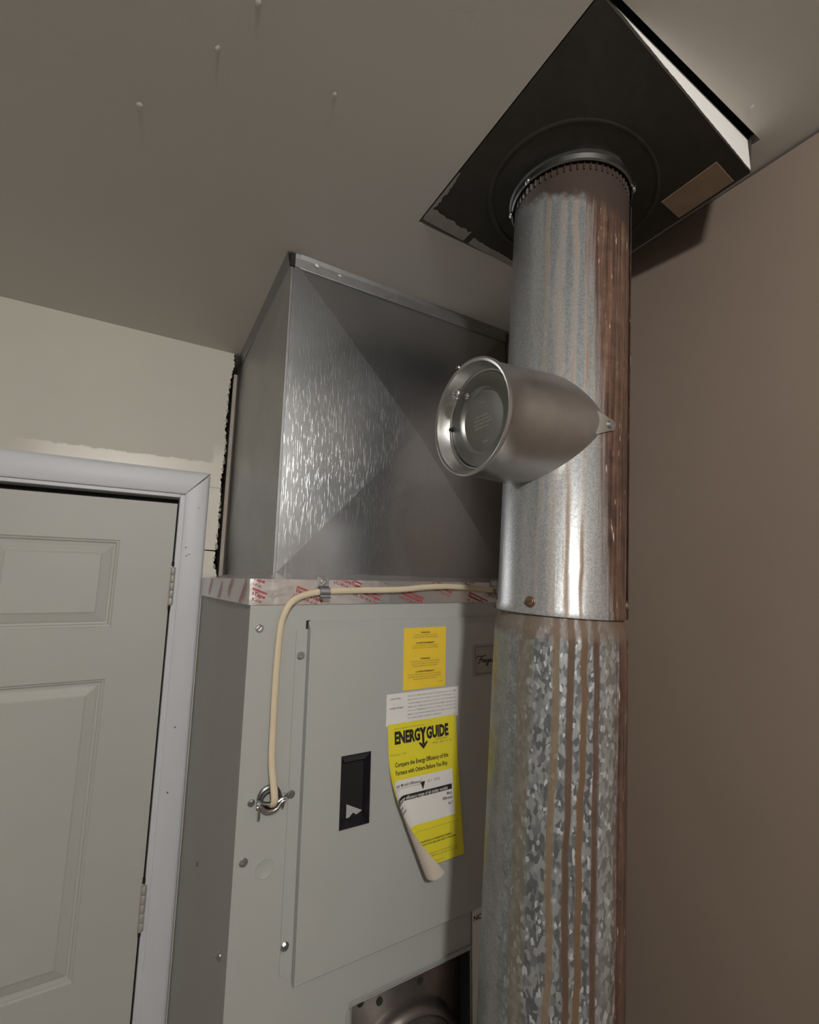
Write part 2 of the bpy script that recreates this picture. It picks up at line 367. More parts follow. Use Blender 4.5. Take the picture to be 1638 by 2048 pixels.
for cx in cols:
    for rz in rows:
        g = Geo(); vs = []
        for ins, dp in rings:
            vs += [(cx[0]+ins, YS+dp, rz[0]+ins), (cx[1]-ins, YS+dp, rz[0]+ins), (cx[1]-ins, YS+dp, rz[1]-ins), (cx[0]+ins, YS+dp, rz[1]-ins)]
        fs = []
        for k in range(len(rings)-1):
            fs += [(4*k+i, 4*k+(i+1) % 4, 4*k+4+(i+1) % 4, 4*k+4+i) for i in range(4)]
        k = 4*(len(rings)-1); fs.append((k, k+1, k+2, k+3)); g.add(vs, fs); g.build('panel', M_door, door)
for zc in (1.7675, 1.02, 0.28):
    hg = Geo().box((0.0725, YD-.001, zc-.052), (0.0775, YD+.03, zc+.052)).build('hinge', M_hinge, door)
    for k in range(5):
        z0 = zc-.0485+k*.0195; hgt = .0185
        Geo().lathe([(.0005, z0), (.0048, z0), (.0058, z0+.0012), (.0058, z0+hgt-.0012), (.0048, z0+hgt), (.0005, z0+hgt)], T(0.0790, YD-.0045, 0), 16).build('knuckle', M_hinge, hg, 40)
    for zz in (zc+.0515, zc-.0605):
        Geo().box((0.0745, YD-.0028, zz), (0.0805, YD+.012, zz+.010)).build('mortise_gap', M_void, hg)
jamb = structure(thing('trim_2', T(-.355, YD, 0), 'white painted door jamb between casing and door', None))
Geo().box((0.0800, YD-.0025, 0), (DX1+.004, YD+.11, DZ)).build('jamb_side', M_casing, jamb, bevel=.0015)
Geo().box((DX0-.004, YD-.0025, 0), (-0.790, YD+.11, DZ)).build('jamb_side', M_casing, jamb, bevel=.0015)
Geo().box((-0.790, YD-.0025, 2.0005), (0.0800, YD+.11, DZ+.006)).build('jamb_head', M_casing, jamb, bevel=.0015)
Geo().box((-0.790, YD+.046, 0), (0.0800, YD+.06, 2.0005)).build('stop_backing', M_void, jamb)
cas = structure(thing('trim_1', T(-.355, YD, 0), 'white mitred door casing around the beige door', None))
prof = ((0, 0), (0, .010), (.004, .0125), (.048, .0155), (.0535, .0145), (.0565, .011), (.0570, 0))
ci0, ci1, cz = -.805, 0.092, 2.0105
def leg(sgn, xi):
    g = Geo(); vs = []
    for zf in (0, 1):
        for o, t in prof: vs.append((xi+sgn*o, YD-t, (cz+o-.0004) if zf else 0))
    n = len(prof); g.add(vs, [(i, i+1, n+i+1, n+i) for i in range(n-1)]+[tuple(range(n))[::-1], tuple(range(n, 2*n))]); return g
leg(1, ci1).build('casing_leg', M_casing, cas, 40); leg(-1, ci0).build('casing_leg', M_casing, cas, 40)
g = Geo(); vs = []
for sgn, xi in ((-1, ci0), (1, ci1)):
    for o, t in prof: vs.append((xi+sgn*(o-.0004), YD-t, cz+o*1.12))
n = len(prof); g.add(vs, [(i, i+1, n+i+1, n+i) for i in range(n-1)]+[tuple(range(n))[::-1], tuple(range(n, 2*n))]); g.build('casing_head', M_casing, cas, 40)
for x, z in ((.1255, 1.975), (.103, 1.868), (.1115, 1.850), (.106, 1.846), (.114, 1.42), (.11, 1.27)):
    Geo().lathe([(.0001, -.0006), (.0012, -.0006), (.0012, .004)], T(x, YD-.0142, z) @ Matrix.Rotation(math.pi/2, 4, 'X'), 8).build('nail_hole', M_void, cas)

# ------------------------------------------------------------------ screws
def screw_geo(P, nrm, r=.0062, slot=0.4, hexa=True):
    z = Vector(nrm).normalized(); a = Vector((0, 0, 1)) if abs(z.z) < .9 else Vector((1, 0, 0)); x = a.cross(z).normalized(); y = z.cross(x)
    Mx = Matrix(((x.x, y.x, z.x, P[0]), (x.y, y.y, z.y, P[1]), (x.z, y.z, z.z, P[2]), (0, 0, 0, 1))) @ Matrix.Rotation(slot, 4, 'Z')
    g = Geo(); g.lathe([(r, -.001), (r, .0006), (r*.9, .0012), (r*.7, .0012)], Mx, 20)
    hr = r*.72; n = 6 if hexa else 16; hh = .0042 if hexa else .0028
    g.lathe([(hr, .001), (hr, hh-.0006), (hr*.86, hh)], Mx, n)
    sw = hr*.16; vs = []
    for sg in (1, -1):                                   # head top in two halves, slot between
        pts = [(hr*.86*math.cos(math.pi*k/6), hr*.86*math.sin(math.pi*k/6)) for k in range(7)]
        g.add([Mx @ Vector((px*1, sg*max(py, sw), hh)) for px, py in pts], [tuple(range(7))])
    g.add([Mx @ Vector(q) for q in ((-hr*.86, -sw, hh-.0012), (hr*.86, -sw, hh-.0012), (hr*.86, sw, hh-.0012), (-hr*.86, sw, hh-.0012), (-hr*.86, -sw, hh), (hr*.86, -sw, hh), (hr*.86, sw, hh), (-hr*.86, sw, hh))],
          [(0, 1, 2, 3), (0, 1, 5, 4), (2, 3, 7, 6)])
    return g

# ------------------------------------------------------------------ furnace
YF = 0.775; CX0, CX1 = 0.163, 0.778; CT = 1.789
fur = thing('furnace', T(0.47, 1.05, 0), 'tall grey enamelled furnace cabinet with warning stickers on its door', 'furnace')
OX0, OX1, OZ = 0.3535, 0.598, 1.112                     # flue opening low in the front
g = Geo()
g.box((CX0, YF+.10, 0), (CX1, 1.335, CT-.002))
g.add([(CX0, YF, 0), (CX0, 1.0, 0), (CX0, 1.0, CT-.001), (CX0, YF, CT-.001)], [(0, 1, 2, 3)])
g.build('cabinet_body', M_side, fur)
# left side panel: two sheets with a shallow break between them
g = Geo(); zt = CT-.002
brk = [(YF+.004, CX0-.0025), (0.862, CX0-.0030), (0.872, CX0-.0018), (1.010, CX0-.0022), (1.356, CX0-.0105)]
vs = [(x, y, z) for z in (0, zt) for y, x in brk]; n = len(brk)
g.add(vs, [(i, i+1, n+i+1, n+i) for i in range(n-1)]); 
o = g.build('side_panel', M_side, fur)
# front panel, open round the flue
g = Geo()
for a, b in (((CX0-.003, 0), (OX0, CT-.001)), ((OX0, OZ), (OX1, CT-.001)), ((OX1, 0), (CX1, CT-.001)), ((OX0, 0), (OX1, .75))):
    g.box((a[0], YF, a[1]), (b[0], YF+.0025, b[1]))
fp = g.build('front_panel', M_cab, fur)
# rolled lip round the opening
g = Geo(); lp = []
for k in range(7):
    a = math.pi/2*k/6; lp.append((OZ+.010-.017*math.sin(a), YF-.0030+.020*(1-math.cos(a))))
vs = [(x, y, z) for x in (OX0, OX1) for z, y in lp]; n = 7
g.add(vs, [(i, i+1, n+i+1, n+i) for i in range(n-1)])
vs = [(OX0-.006+(OZ+.010-z), y, zz) for zz in (.75, OZ) for z, y in lp]; g.add(vs, [(i, i+1, n+i+1, n+i) for i in range(n-1)])
g.build('opening_lip', M_cab, fp, 60)
# recessed flue plate and collar
g = Geo(); g.box((OX0-.01, YF+.045, .75), (OX1+.01, YF+.048, OZ+.02)); rp = g.build('flue_plate', M_rustp, fur)
Rm = T(.487, YF+.045, .925) @ Matrix.Rotation(math.pi/2, 4, 'X')
Geo().lathe([(.118, -.001), (.116, .012), (.110, .022), (.104, .025), (.100, .023), (.098, .016), (.094, .016), (.089, .018), (.089, .15)], Rm, 48).build('flue_collar', M_rustp, rp, 45)
for x, z in ((.395, 1.073), (.432, 1.061), (.515, 1.062), (.555, 1.085)):
    Geo().lathe([(.0002, .0012), (.0062, .0012), (.0062, 0)], T(x, YF+.0445, z) @ Matrix.Rotation(math.pi/2, 4, 'X'), 14).build('bolt_hole', M_void, rp)
# access door
YO = YF-.017; DXa, DXb, DZa, DZb = .2555, .715, 1.1865, 1.720
hx = (.3198, .3700); hz = (1.3900, 1.4990)
g = Geo(); ch = .013
xs = [DXa, hx[0], hx[1], DXb]; zs = [DZa+.003, hz[0], hz[1], DZb-ch]
for i in range(3):
    for j in range(3):
        if i == 1 and j == 1: continue
        g.quad((xs[i], YO, zs[j]), (xs[i+1], YO, zs[j]), (xs[i+1], YO, zs[j+1]), (xs[i], YO, zs[j+1]))
g.quad((DXa, YO, DZb-ch), (DXb, YO, DZb-ch), (DXb, YF-.004, DZb), (DXa, YF-.004, DZb))
g.quad((DXa, YF-.004, DZb), (DXb, YF-.004, DZb), (DXb, YF, DZb), (DXa, YF, DZb))
g.add([(DXa, YO, DZa+.003), (DXa, YO, DZb-ch), (DXa, YF-.004, DZb), (DXa, YF, DZb), (DXa, YF, DZa), (DXa, YO+.003, DZa)], [(0, 1, 2, 3, 4, 5)])
g.add([(DXb, YO, DZa+.003), (DXb, YO, DZb-ch), (DXb, YF-.004, DZb), (DXb, YF, DZb), (DXb, YF, DZa), (DXb, YO+.003, DZa)], [(5, 4, 3, 2, 1, 0)])
g.quad((DXa, YO, DZa+.003), (DXb, YO, DZa+.003), (DXb, YO+.003, DZa), (DXa, YO+.003, DZa)); g.quad((DXa, YO+.003, DZa), (DXb, YO+.003, DZa), (DXb, YF, DZa), (DXa, YF, DZa))
ad = g.build('access_door', M_cab, fur)
Geo().box((.2362, YF-.0025, 1.199), (DXa, YF, 1.7075)).build('door_flange', M_cab, ad, bevel=.0008)
Geo().box((DXa-.003, YF-.0030, 1.7078), (DXa+.003, YF-.0005, 1.7215)).build('corner_notch', M_void, ad)
Geo().box((.262, YF-.0022, 1.1775), (DXb, YF, DZa)).build('door_flange', M_cab, ad, bevel=.0008)
# black pocket handle
g = Geo(); dp = .016; i0, i1, k0, k1 = hx[0]+.004, hx[1]-.004, hz[0]+.006, hz[1]-.019
g.add([(hx[0], YO, hz[0]), (hx[1], YO, hz[0]), (hx[1], YO, hz[1]), (hx[0], YO, hz[1]), (i0, YO+dp, k0), (i1, YO+dp, k0), (i1, YO+dp, k1+.008), (i0, YO+dp, k1+.008)],
      [(0, 1, 5, 4), (1, 2, 6, 5), (2, 3, 7, 6), (3, 0, 4, 7), (4, 5, 6, 7)])
r = .0018
for a, b in (((hx[0]-r, hz[0]-r), (hx[1]+r, hz[0])), ((hx[0]-r, hz[1]), (hx[1]+r, hz[1]+r)), ((hx[0]-r, hz[0]), (hx[0], hz[1])), ((hx[1], hz[0]), (hx[1]+r, hz[1]))):
    g.box((a[0], YO-.0014, a[1]), (b[0], YO+.001, b[1]))
ph = g.build('pocket_handle', M_dark, ad)
# sloping visor across the top of the pocket
Geo().add([(hx[0], YO-.0012, hz[1]), (hx[1], YO-.0012, hz[1]), (hx[1]-.006, YO+.005, hz[1]-.0105), (hx[0]+.006, YO+.005, hz[1]-.0105), (hx[0], YO+.003, hz[1]), (hx[1], YO+.003, hz[1]), (hx[1]-.006, YO+.009, hz[1]-.0105), (hx[0]+.006, YO+.009, hz[1]-.0105)],
          [(0, 1, 2, 3), (4, 7, 6, 5), (2, 6, 7, 3), (0, 3, 7, 4), (1, 5, 6, 2)]).build('visor', plain('grey_black_plastic', (.055, .053, .056), .5), fur)
tb = [(.3315, 1.4190), (.3605, 1.4040), (.3495, 1.3995), (.3440, 1.4040), (.3365, 1.3975), (.3315, 1.3975)]
Geo().prism([(x+.004, z) for x, z in tb], wxz(YO+.0125), 0, .001).build('light_patch', M_cab, fur)  # grey cut-out standing in for the patch of light inside the pocket
for x, z, sl in ((.1762, 1.7109, .9), (.1740, 1.3713, -.2), (.1800, 1.4519, 1.2)):
    screw_geo((x, YF-.0008, z), (0, -1, 0), .0064 if sl != 1.2 else .0055, sl).build('screw', M_screw, fur, 30)
for x, z, sl in ((.2450, 1.6648, .3), (.2400, 1.4531, 1.0), (.2425, 1.2388, 1.4)):
    screw_geo((x, YF-.0030, z), (0, -1, 0), .0066, sl).build('screw', M_screw, fur, 30)
screw_geo((.668, YF-.0008, 1.742), (0, -1, 0), .006, .3).build('screw', M_screw, fur, 30)
for y, z in ((1.112, 1.210), (0.833, 1.217), (1.325, 1.204)):
    screw_geo((CX0-.0035, y, z), (-1, 0, 0), .0068, .5).build('screw', M_screw, fur, 30)
Geo().lathe([(.0148, 0), (.0148, .0005), (.0138, .0009), (.0128, .0004), (.0001, .0003)], T(.2053, YF-.0002, 1.3547) @ Matrix.Rotation(math.pi/2, 4, 'X'), 36).build('knockout', M_cab, fur, 40)
# name badge, partly behind the flue pipe
g = Geo().box((.5925, YO-.0022, 1.6045), (.705, YO, 1.6655)); bdg = g.build('name_badge', M_badge, fur, bevel=.002)
tag(bdg, 'grey rectangular name badge with thin dark border and script lettering')
g = Geo(); yb = YO-.0026
for a, b in (((.5965, 1.6085), (.701, 1.6093)), ((.5965, 1.6609), (.701, 1.6617)), ((.5965, 1.6085), (.5973, 1.6617)), ((.7002, 1.6085), (.701, 1.6617))):
    g.quad((a[0], yb, a[1]), (b[0], yb, a[1]), (b[0], yb, b[1]), (a[0], yb, b[1]))
g.build('badge_border', M_ink, bdg)
# script lettering drawn as pen strokes
def stroke(g, pts, x0, z0, k, wd=.0009):
    P = []
    for i in range(len(pts)-1):
        p0, p1, p2, p3 = pts[max(i-1, 0)], pts[i], pts[i+1], pts[min(i+2, len(pts)-1)]
        for q in range(5):
            t = q/5; P.append(tuple(.5*((2*p1[c])+(p2[c]-p0[c])*t+(2*p0[c]-5*p1[c]+4*p2[c]-p3[c])*t*t+(3*p1[c]-p0[c]-3*p2[c]+p3[c])*t**3) for c in (0, 1)))
    P.append(pts[-1]); g.tube([(x0+(a+.25*b)*k, yb, z0+b*k) for a, b in P], wd, .0003, 6)
g = Geo(); sx, sz, k = .6005, 1.6300, .0105
stroke(g, [(-.3, .9), (0, 1.25), (.6, 1.15), (1.3, 1.2), (1.9, 1.35)], sx, sz, k); stroke(g, [(1.0, 1.2), (.8, .6), (.55, 0), (.2, -.05)], sx, sz, k); stroke(g, [(.35, .6), (.8, .65), (1.15, .7)], sx, sz, k)
word = {'r': [(0, .1), (.25, .55), (.45, .5), (.5, .1), (.75, .1)], 'i': [(0, .1), (.2, .55), (.2, .1), (.45, .1)], 'g': [(.5, .5), (.2, .5), (.1, .15), (.4, .1), (.55, .5), (.4, -.5), (.1, -.5), (.3, -.1), (.7, .15)],
        'd': [(.5, .5), (.2, .5), (.1, .15), (.4, .1), (.6, 1.2), (.55, .15), (.75, .1)], 'a': [(.5, .5), (.2, .5), (.1, .15), (.4, .1), (.55, .5), (.5, .15), (.75, .1)], 'e': [(.05, .3), (.45, .4), (.3, .55), (.1, .3), (.3, .08), (.6, .15)]}
px = 1.15
for ch_ in 'rigidaire':
    stroke(g, [(px+a, b) for a, b in word[ch_]], sx, sz, k); px += word[ch_][-1][0]+.02
g.build('badge_lettering', M_ink, bdg)
# stickers
def flat(y): return lambda x, z: Vector((x, y, z))
ys = YO-.0006
st = Geo().prism([(.4330, 1.7035), (.5265, 1.7035), (.5258, 1.5935), (.4330, 1.5935)], wxz(ys), 0, .0006).build('warning_sticker', M_yel, fur); tag(st, 'yellow warning sticker with small black bilingual print')
g = Geo(); fn = flat(ys-.0004); cx = .4795
def cen(body, wd, z, h, bold=0.0, mi=0, c=cx): fit_text(g, body, c-wd/2, c+wd/2, z, h, fn, bold, mi)
cen('WARNING', .0205, 1.6935, .0026, .03); cen('THIS COMPARTMENT MUST BE', .050, 1.6890, .0022, 0, 1); cen('CLOSED EXCEPT WHEN SERVICING', .057, 1.6850, .0022, 0, 1)
cen("L'AVERTISSEMENT", .041, 1.6745, .0026, .03); cen('CE COMPARTIMENT DOIT RESTER', .054, 1.6700, .0022, 0, 1); cen("FERME SAUF POUR L'ENTRETIEN", .057, 1.6660, .0022, 0, 1)
cen('WARNING', .0215, 1.6460, .0027, .03); cen('TO AVOID INJURY FROM MOVING PARTS', .065, 1.6415, .0022, 0, 1); cen('SHUT OFF POWER TO THE FURNACE', .060, 1.6373, .0022, 0, 1); cen('BEFORE REMOVING THIS DOOR', .052, 1.6333, .0022, 0, 1)
cen("L'AVERTISSEMENT", .041, 1.6230, .0026, .03); cen('POUR LA BLESSURE DE PARTIES TOUCHANT', .074, 1.6185, .0022, 0, 1); cen('FERMER LE POINT DE LA FOURNAISE', .072, 1.6143, .0022, 0, 1); cen('AVANT ENLEVER LE PORTE', .052, 1.6103, .0022, 0, 1)
fit_text(g, '266728', .5105, .5185, 1.6025, .0016, fn, 0, 1)
g.build('printed_text', [M_ink, M_ink2], st)
st = Geo().prism([(.4000, 1.5900), (.5565, 1.5900), (.5555, 1.5365), (.3995, 1.5365)], wxz(ys-.0004), 0, .0006).build('caution_sticker', M_paper, fur); tag(st, 'white caution sticker with two columns of grey print')
g = Geo(); fn = flat(ys-.0008)
fit_text(g, 'CAUTION:', .4060, .4290, 1.5800, .0027, fn, .01); fit_text(g, 'AVERTISSEZ:', .4060, .4345, 1.5640, .0027, fn, .01)
for i, (s_, wd) in enumerate((('REPLACE COMPONENTS ONLY WITH MOTOR OF THE SAME', .107), ('MAKE AND RATED CURRENT OR FUSE IT WITH SAME OR', .104), ('TRANSFORMER OR MOTOR OF SPECIFIC MOTOR AMPERES', .106), ('REMPLACER COMPOSANT DU MOTEUR SEULEMENT MODELE QUI',.106),
                            ('SOIT DE LA MEME MARQUE ET LE COURANT DU MODELE OU', .107), ('MEME QUE DANS LE MOTEUR OU LE MOT DE SERVICE', .108), ('TELLE REMPLACEMENT SUPERIEUR COMPOSANT', .073))):
    fit_text(g, s_, .4430, .4430+wd, 1.5820-i*.0063, .0024, fn, .012, 1)
fit_text(g, '266729', .5430, .5535, 1.5405, .0016, fn, 0, 1)
g.build('printed_text', [M_ink, M_gink], st)
st = Geo().prism([(.5995, 1.178), (.712, 1.178), (.712, .985), (.5995, .985)], wxz(YF-.0032), 0, .0006).build('notice_sticker', M_paper, fur); tag(st, 'tall pale notice sticker mostly hidden behind the flue pipe')
g = Geo(); fit_text(g, 'NOTICE', .6030, .650, 1.1595, .0090, flat(YF-.0036), .02)
for i in range(9): fit_text(g, 'MAINTENANCE AND CLEARANCES', .6235, .705, 1.140-i*.011, .0028, flat(YF-.0036), 0)
g.build('printed_text', [M_ink], st)
# foil tape over the cabinet shoulder
TB, TT = 1.7480, 1.7895
def crinkle(i, j): return (math.sin(i*1.9+j*.7)*.5+math.sin(i*.63+j*2.1)*.5+random.uniform(-.5, .5))
g = Geo(); nx = 110; rowz = [TB+(TT-TB)*k/6 for k in range(7)]
path = [('s', 1.338-(1.338-(YF-.001))*k/60) for k in range(61)]+[('f', CX0-.004+(CX1-CX0+.004)*k/nx) for k in range(1, nx+1)]
vs = []
for i, (kd, t) in enumerate(path):
    for j, z in enumerate(rowz):
        e = .00035*crinkle(i, j)
        if kd == 's': vs.append((CX0-.0062-.0075*(t-YF)/.56+e, t, z-(.004*(t-YF)/.56 if j == 0 else 0)))
        else: vs.append((t, YF-.0020+e, z))
    e = .0004*crinkle(i, 9)
    if kd == 's': vs += [(CX0+.020, max(t, YF+.026), TT+.004+e), (.2120, max(t, .852), TT+.011+e)]
    else: vs += [(max(t, CX0+.020), YF+.026, TT+.004+e), (max(t, .2120), .852, TT+.011+e)]
R_ = 9
g.add(vs, [(i*R_+j, (i+1)*R_+j, (i+1)*R_+j+1, i*R_+j+1) for i in range(len(path)-1) for j in range(R_-1)])
tp = g.build('foil_tape', M_foil, fur, 25); tag(tp, 'crinkled silver foil tape with red diagonal print')
# red diagonal print on the tape, clipped at the tape's edges
import bmesh
def tape_print(x, z, k=1.0, side=False, rot=-.36):
    g = Geo(); f2 = lambda a, b: Vector((a, 0, b))
    bar = [(0, .0135), (.052, .0135), (.052, .0162), (0, .0162)]
    ca, sa = math.cos(rot), math.sin(rot)
    g.add([(x+(a*ca-b*sa)*k, 0, z+(a*sa+b*ca)*k) for a, b in bar], [(0, 1, 2, 3)])
    fit_text(g, 'VentureTape', x+(-.006*sa)*k, x+(-.006*sa)*k+.052*k, z+.006*ca*k, .0062*k, f2, .03, 0, 0, rot)
    fit_text(g, 'UL181A', x+(.0025*sa)*k, x+(.0025*sa)*k+.030*k, z-.0025*ca*k, .0058*k, f2, .0, 0, 0, rot)
    fit_text(g, '8-FX', x+(.032*ca+.0025*sa)*k, x+(.032*ca+.0025*sa)*k+.018*k, z+(.032*sa-.0025*ca)*k, .0042*k, f2, 0, 0, 0, rot)
    me = bpy.data.meshes.new('tmp'); me.from_pydata(g.v, [], g.f); bm = bmesh.new(); bm.from_mesh(me)
    for co, no in (((0, 0, TT-.0005), (0, 0, 1)), ((0, 0, TB+.0005), (0, 0, -1)), ((CX0-.002 if not side else YF+.002, 0, 0), (-1, 0, 0)), ((CX1 if not side else 1.33, 0, 0), (1, 0, 0))):
        bmesh.ops.bisect_plane(bm, geom=bm.verts[:]+bm.edges[:]+bm.faces[:], plane_co=co, plane_no=no, clear_outer=True)
    out = Geo(); bm.verts.index_update()
    f3 = (lambda v: (v.x, YF-.0032, v.z)) if not side else (lambda v: (CX0-.0072-.0075*(v.x-YF)/.56, v.x, v.z))
    out.add([f3(v.co) for v in bm.verts], [tuple(v.index for v in f.verts) for f in bm.faces]); bm.free(); bpy.data.meshes.remove(me)
    if out.f: out.build('tape_print', M_red, tp)
for x, z in ((.128, 1.795), (.130, 1.770), (.2275, 1.7640), (.298, 1.7875), (.337, 1.7660), (.356, 1.8020), (.4300, 1.7610), (.500, 1.7790), (.556, 1.7990), (.655, 1.7620), (.590, 1.7550)): tape_print(x, z)
for y, z in ((.79, 1.775), (.90, 1.790), (1.02, 1.770), (1.15, 1.785)): tape_print(y, z, 1.2, True, -.7)

# ------------------------------------------------------------------ plenum duct
YP = .8536; PX0, PX1, PZ0, PZ1 = .2125, .778, 1.796, 2.414
du = thing('plenum_duct', T(.49, 1.1, 1.79), 'square cross-broken sheet metal duct from furnace top to ceiling', 'duct')
c = (.508, YP-.0145, 2.112)
q = [(PX0, YP, PZ0), (PX1, YP, PZ0), (PX1, YP, PZ1+.02), (PX0, YP, PZ1+.02)]
for a, b in ((0, 1), (1, 2), (2, 3), (3, 0)):
    Geo().add([q[a], q[b], c], [(0, 1, 2)]).build('front_facet', M_duct, du)
YE = 1.452; cs = (PX0-.017, 1.13, 2.105)
q = [(PX0, YE, PZ0), (PX0, YP, PZ0), (PX0, YP, PZ1+.02), (PX0, YE, PZ1+.02)]
for a, b in ((0, 1), (1, 2), (2, 3), (3, 0)):
    Geo().add([q[a], q[b], cs], [(0, 1, 2)]).build('side_facet', M_ductside, du)
Geo().box((PX0+.0005, YP+.001, PZ0), (PX1, YE, PZ1+.02)).build('inner_shell', M_ductside, du)
Geo().box((PX0-.0010, YP-.0012, PZ0), (PX0+.004, YP+.003, PZ1)).build('corner_seam', M_flange, du, bevel=.0008)
Geo().box((PX0-.0100, YE-.010, PZ0-.002), (PX0+.001, YE, PZ1)).build('rear_seam', M_wood, du)
def flange(name, pts):                                   # angled strip nailed up under the ceiling
    g = Geo(); n = len(pts[0]); g.add(pts[0]+pts[1], [(i, i+1, n+i+1, n+i) for i in range(n-1)]); return g.build(name, M_flange, du)
fz = 2.411
def fprof(x): return [(x, YP+.001, fz-.0005), (x, YP-.0045, fz), (x, YP-.0050, fz+.0015), (x, YP-.0065, fz+.020), (x, YP-.0085, H)]
flange('ceiling_flange', [fprof(PX0+.016), fprof(PX1)]); 
def fp2(x): return [(x, YP, fz+.002), (x, YP-.0030, fz+.0025), (x, YP-.0045, fz+.020), (x, YP-.0060, H)]
flange('ceiling_flange', [fp2(PX0+.006), fp2(PX0+.018)])
def sprof(y): return [(PX0+.001, y, fz-.001), (PX0-.0035, y, fz), (PX0-.0075, y, fz+.019), (PX0-.010, y, H)]
flange('ceiling_flange', [sprof(YP-.002), sprof(YD)])
Geo().box((PX0-.004, YP-.005, fz+.001), (PX0+.006, YP+.002, H)).build('corner_gap', M_void, du)
for x, z, s in ((.262, 2.428, .007), (.312, 2.425, .005), (.71, 2.425, .003)):
    g = Geo(); n = 9; rr = random.Random(int(x*999)); yy = YP-.0074
    g.add([(x+s*(.4+.6*rr.random())*math.cos(6.28*i/n), yy-.0004, z+.7*s*(.4+.6*rr.random())*math.sin(6.28*i/n)) for i in range(n)], [tuple(range(n))]); g.build('paint_splash', M_paper, du)

# ------------------------------------------------------------------ flue pipe
AX = Vector((.0399, -.0409, 1)).normalized(); P0 = Vector((.566, .457, H)); RP = .089
def ax(z): return P0 + Vector((.0399, -.0409, 1))*(z-H)
yl = (ax(1.79)-CAM); yl = (yl-AX*yl.dot(AX)).normalized(); xl = yl.cross(AX)
PM = Matrix(((xl.x, yl.x, AX.x, P0.x), (xl.y, yl.y, AX.y, P0.y), (xl.z, yl.z, AX.z, P0.z), (0, 0, 0, 1)))
fl = thing('flue_pipe', PM, 'leaning round galvanised flue pipe with brown rust streaks', 'pipe')
zj = -.694
prof = [(RP-.001, .02), (RP-.001, -.010), (RP-.0022, -.012), (RP-.0022, -.050), (RP, -.054), (RP, zj+.012), (RP+.0012, zj+.010), (RP+.0012, zj), (RP-.002, zj)]
o = Geo().lathe(prof, PM, 96).build('upper_section', M_up, fl, 40)
# crimps round the top end
g = Geo()
for i in range(60):
    a = 2*math.pi*i/60; cs_, sn = math.cos(a), math.sin(a); r = RP-.0018
    g.tube([PM @ Vector((r*cs_, r*sn, -.012)), PM @ Vector((r*cs_, r*sn, -.048))], .0014, .0021, 6, PM.to_3x3() @ Vector((cs_, sn, 0)))
g.build('crimp', M_up, o, 60)
# lower section and the elbow below the frame that turns into the furnace
zb = -1.34
prof = [(RP-.0025, zj+.02), (RP-.0025, zj-.001), (RP-.0015, zj-.010), (RP+.0015, zj-.016), (RP+.0028, zj-.030), (RP+.0028, zb)]
lw = Geo().lathe(prof, PM, 96).build('lower_section', M_low, fl, 40)
E0 = PM @ Vector((0, 0, zb)); E1 = Vector((.487, YF+.02, .925)); ctl = PM @ Vector((0, 0, zb-.17)); pth = []
for k in range(13):
    t = k/12; pth.append(E0*(1-t)**2+ctl*2*t*(1-t)+Vector((.487, E1.y, E1.z))*t*t)
Geo().tube(pth, RP+.001, RP+.001, 40, (1, 0, 0), caps=False).build('elbow', M_low, fl, 50)
# long lock seam on the wall side
for z0, z1, mm in ((zj, -.06, M_up), (zb, zj-.03, M_low)):
    a = math.radians(4); 
    Geo().tube([PM @ Vector(((RP+.002)*math.cos(a), -(RP+.002)*math.sin(a)*1, z)) for z in (z0, z1)], .005, .0016, 8, xl).build('lock_seam', mm, fl, 50)
def on_pipe(s, z, r=RP):
    a = math.radians(s); v = Vector((math.sin(a), -math.cos(a), 0)); return PM @ (v*r+Vector((0, 0, z))), (PM.to_3x3() @ v)
for s, z in ((-24, zj+.016), (82, zj+.018)):
    P, nn = on_pipe(s, z, RP+.001); screw_geo(P, nn, .0075, .5, False).build('screw', M_rscrew, fl, 30)

# ------------------------------------------------------------------ draft regulator on the pipe
A0 = ax(2.012); dn = Vector((-.9990, -.026, -.024)).normalized(); dy = Vector((0, 0, 1)); dy = (dy-dn*dy.dot(dn)).normalized(); dx = dy.cross(dn)
DM = Matrix(((dx.x, dy.x, dn.x, A0.x), (dx.y, dy.y, dn.y, A0.y), (dx.z, dy.z, dn.z, A0.z), (0, 0, 0, 1)))
dr = thing('draft_regulator', DM, 'round barometric draft regulator sticking out of the flue pipe', 'damper')
L = .183; RB = .0768
Geo().lathe([(RB+.0095, .02), (RB+.0075, .06), (RB+.001, L-.03), (RB, L-.004), (RB+.0012, L-.002), (RB+.0025, L), (RB+.0025, L+.003), (RB, L+.0045), (RB-.003, L+.003), (RB-.0045, L-.002), (RB-.0075, L-.014), (RB-.0085, L-.0155), (RB-.0095, L-.0145), (RB-.0115, L-.016), (RB-.0115, L-.020)], DM, 80).build('body', M_damp, dr, 35)
fm = DM @ T(0, 0, L-.0195) @ Matrix.Rotation(.05, 4, 'X')
fp_ = Geo().lathe([(.0645, -.001), (.0652, .0008), (.0640, .0018), (.0500, .0014), (.0470, .0030), (.0445, .0034), (.0425, .0020), (.0405, -.0022), (.0390, -.0030), (.0001, -.0032)], fm, 64).build('flap', M_flap, dr, 30)
Geo().lathe([(.066, -.012), (.0001, -.012)], DM @ T(0, 0, L-.024), 40).build('throat', M_void, dr)
for sgn in (-1, 1):                                      # knife-edge pivots
    g = Geo(); g.box((-.007, -.0022, -.001), (.007, .0022, .003)); vs = [fm @ T(sgn*.0655, .004, .002) @ v for v in g.v]; g.v = vs; g.build('pivot', M_dark, dr)
b0 = fm @ T(-.0225, .0400, 0)
g = Geo(); g.lathe([(.0001, .0), (.0016, .0), (.0016, .030), (.0001, .030)], b0, 10); g.build('adjuster_stud', M_screw, dr, 40)
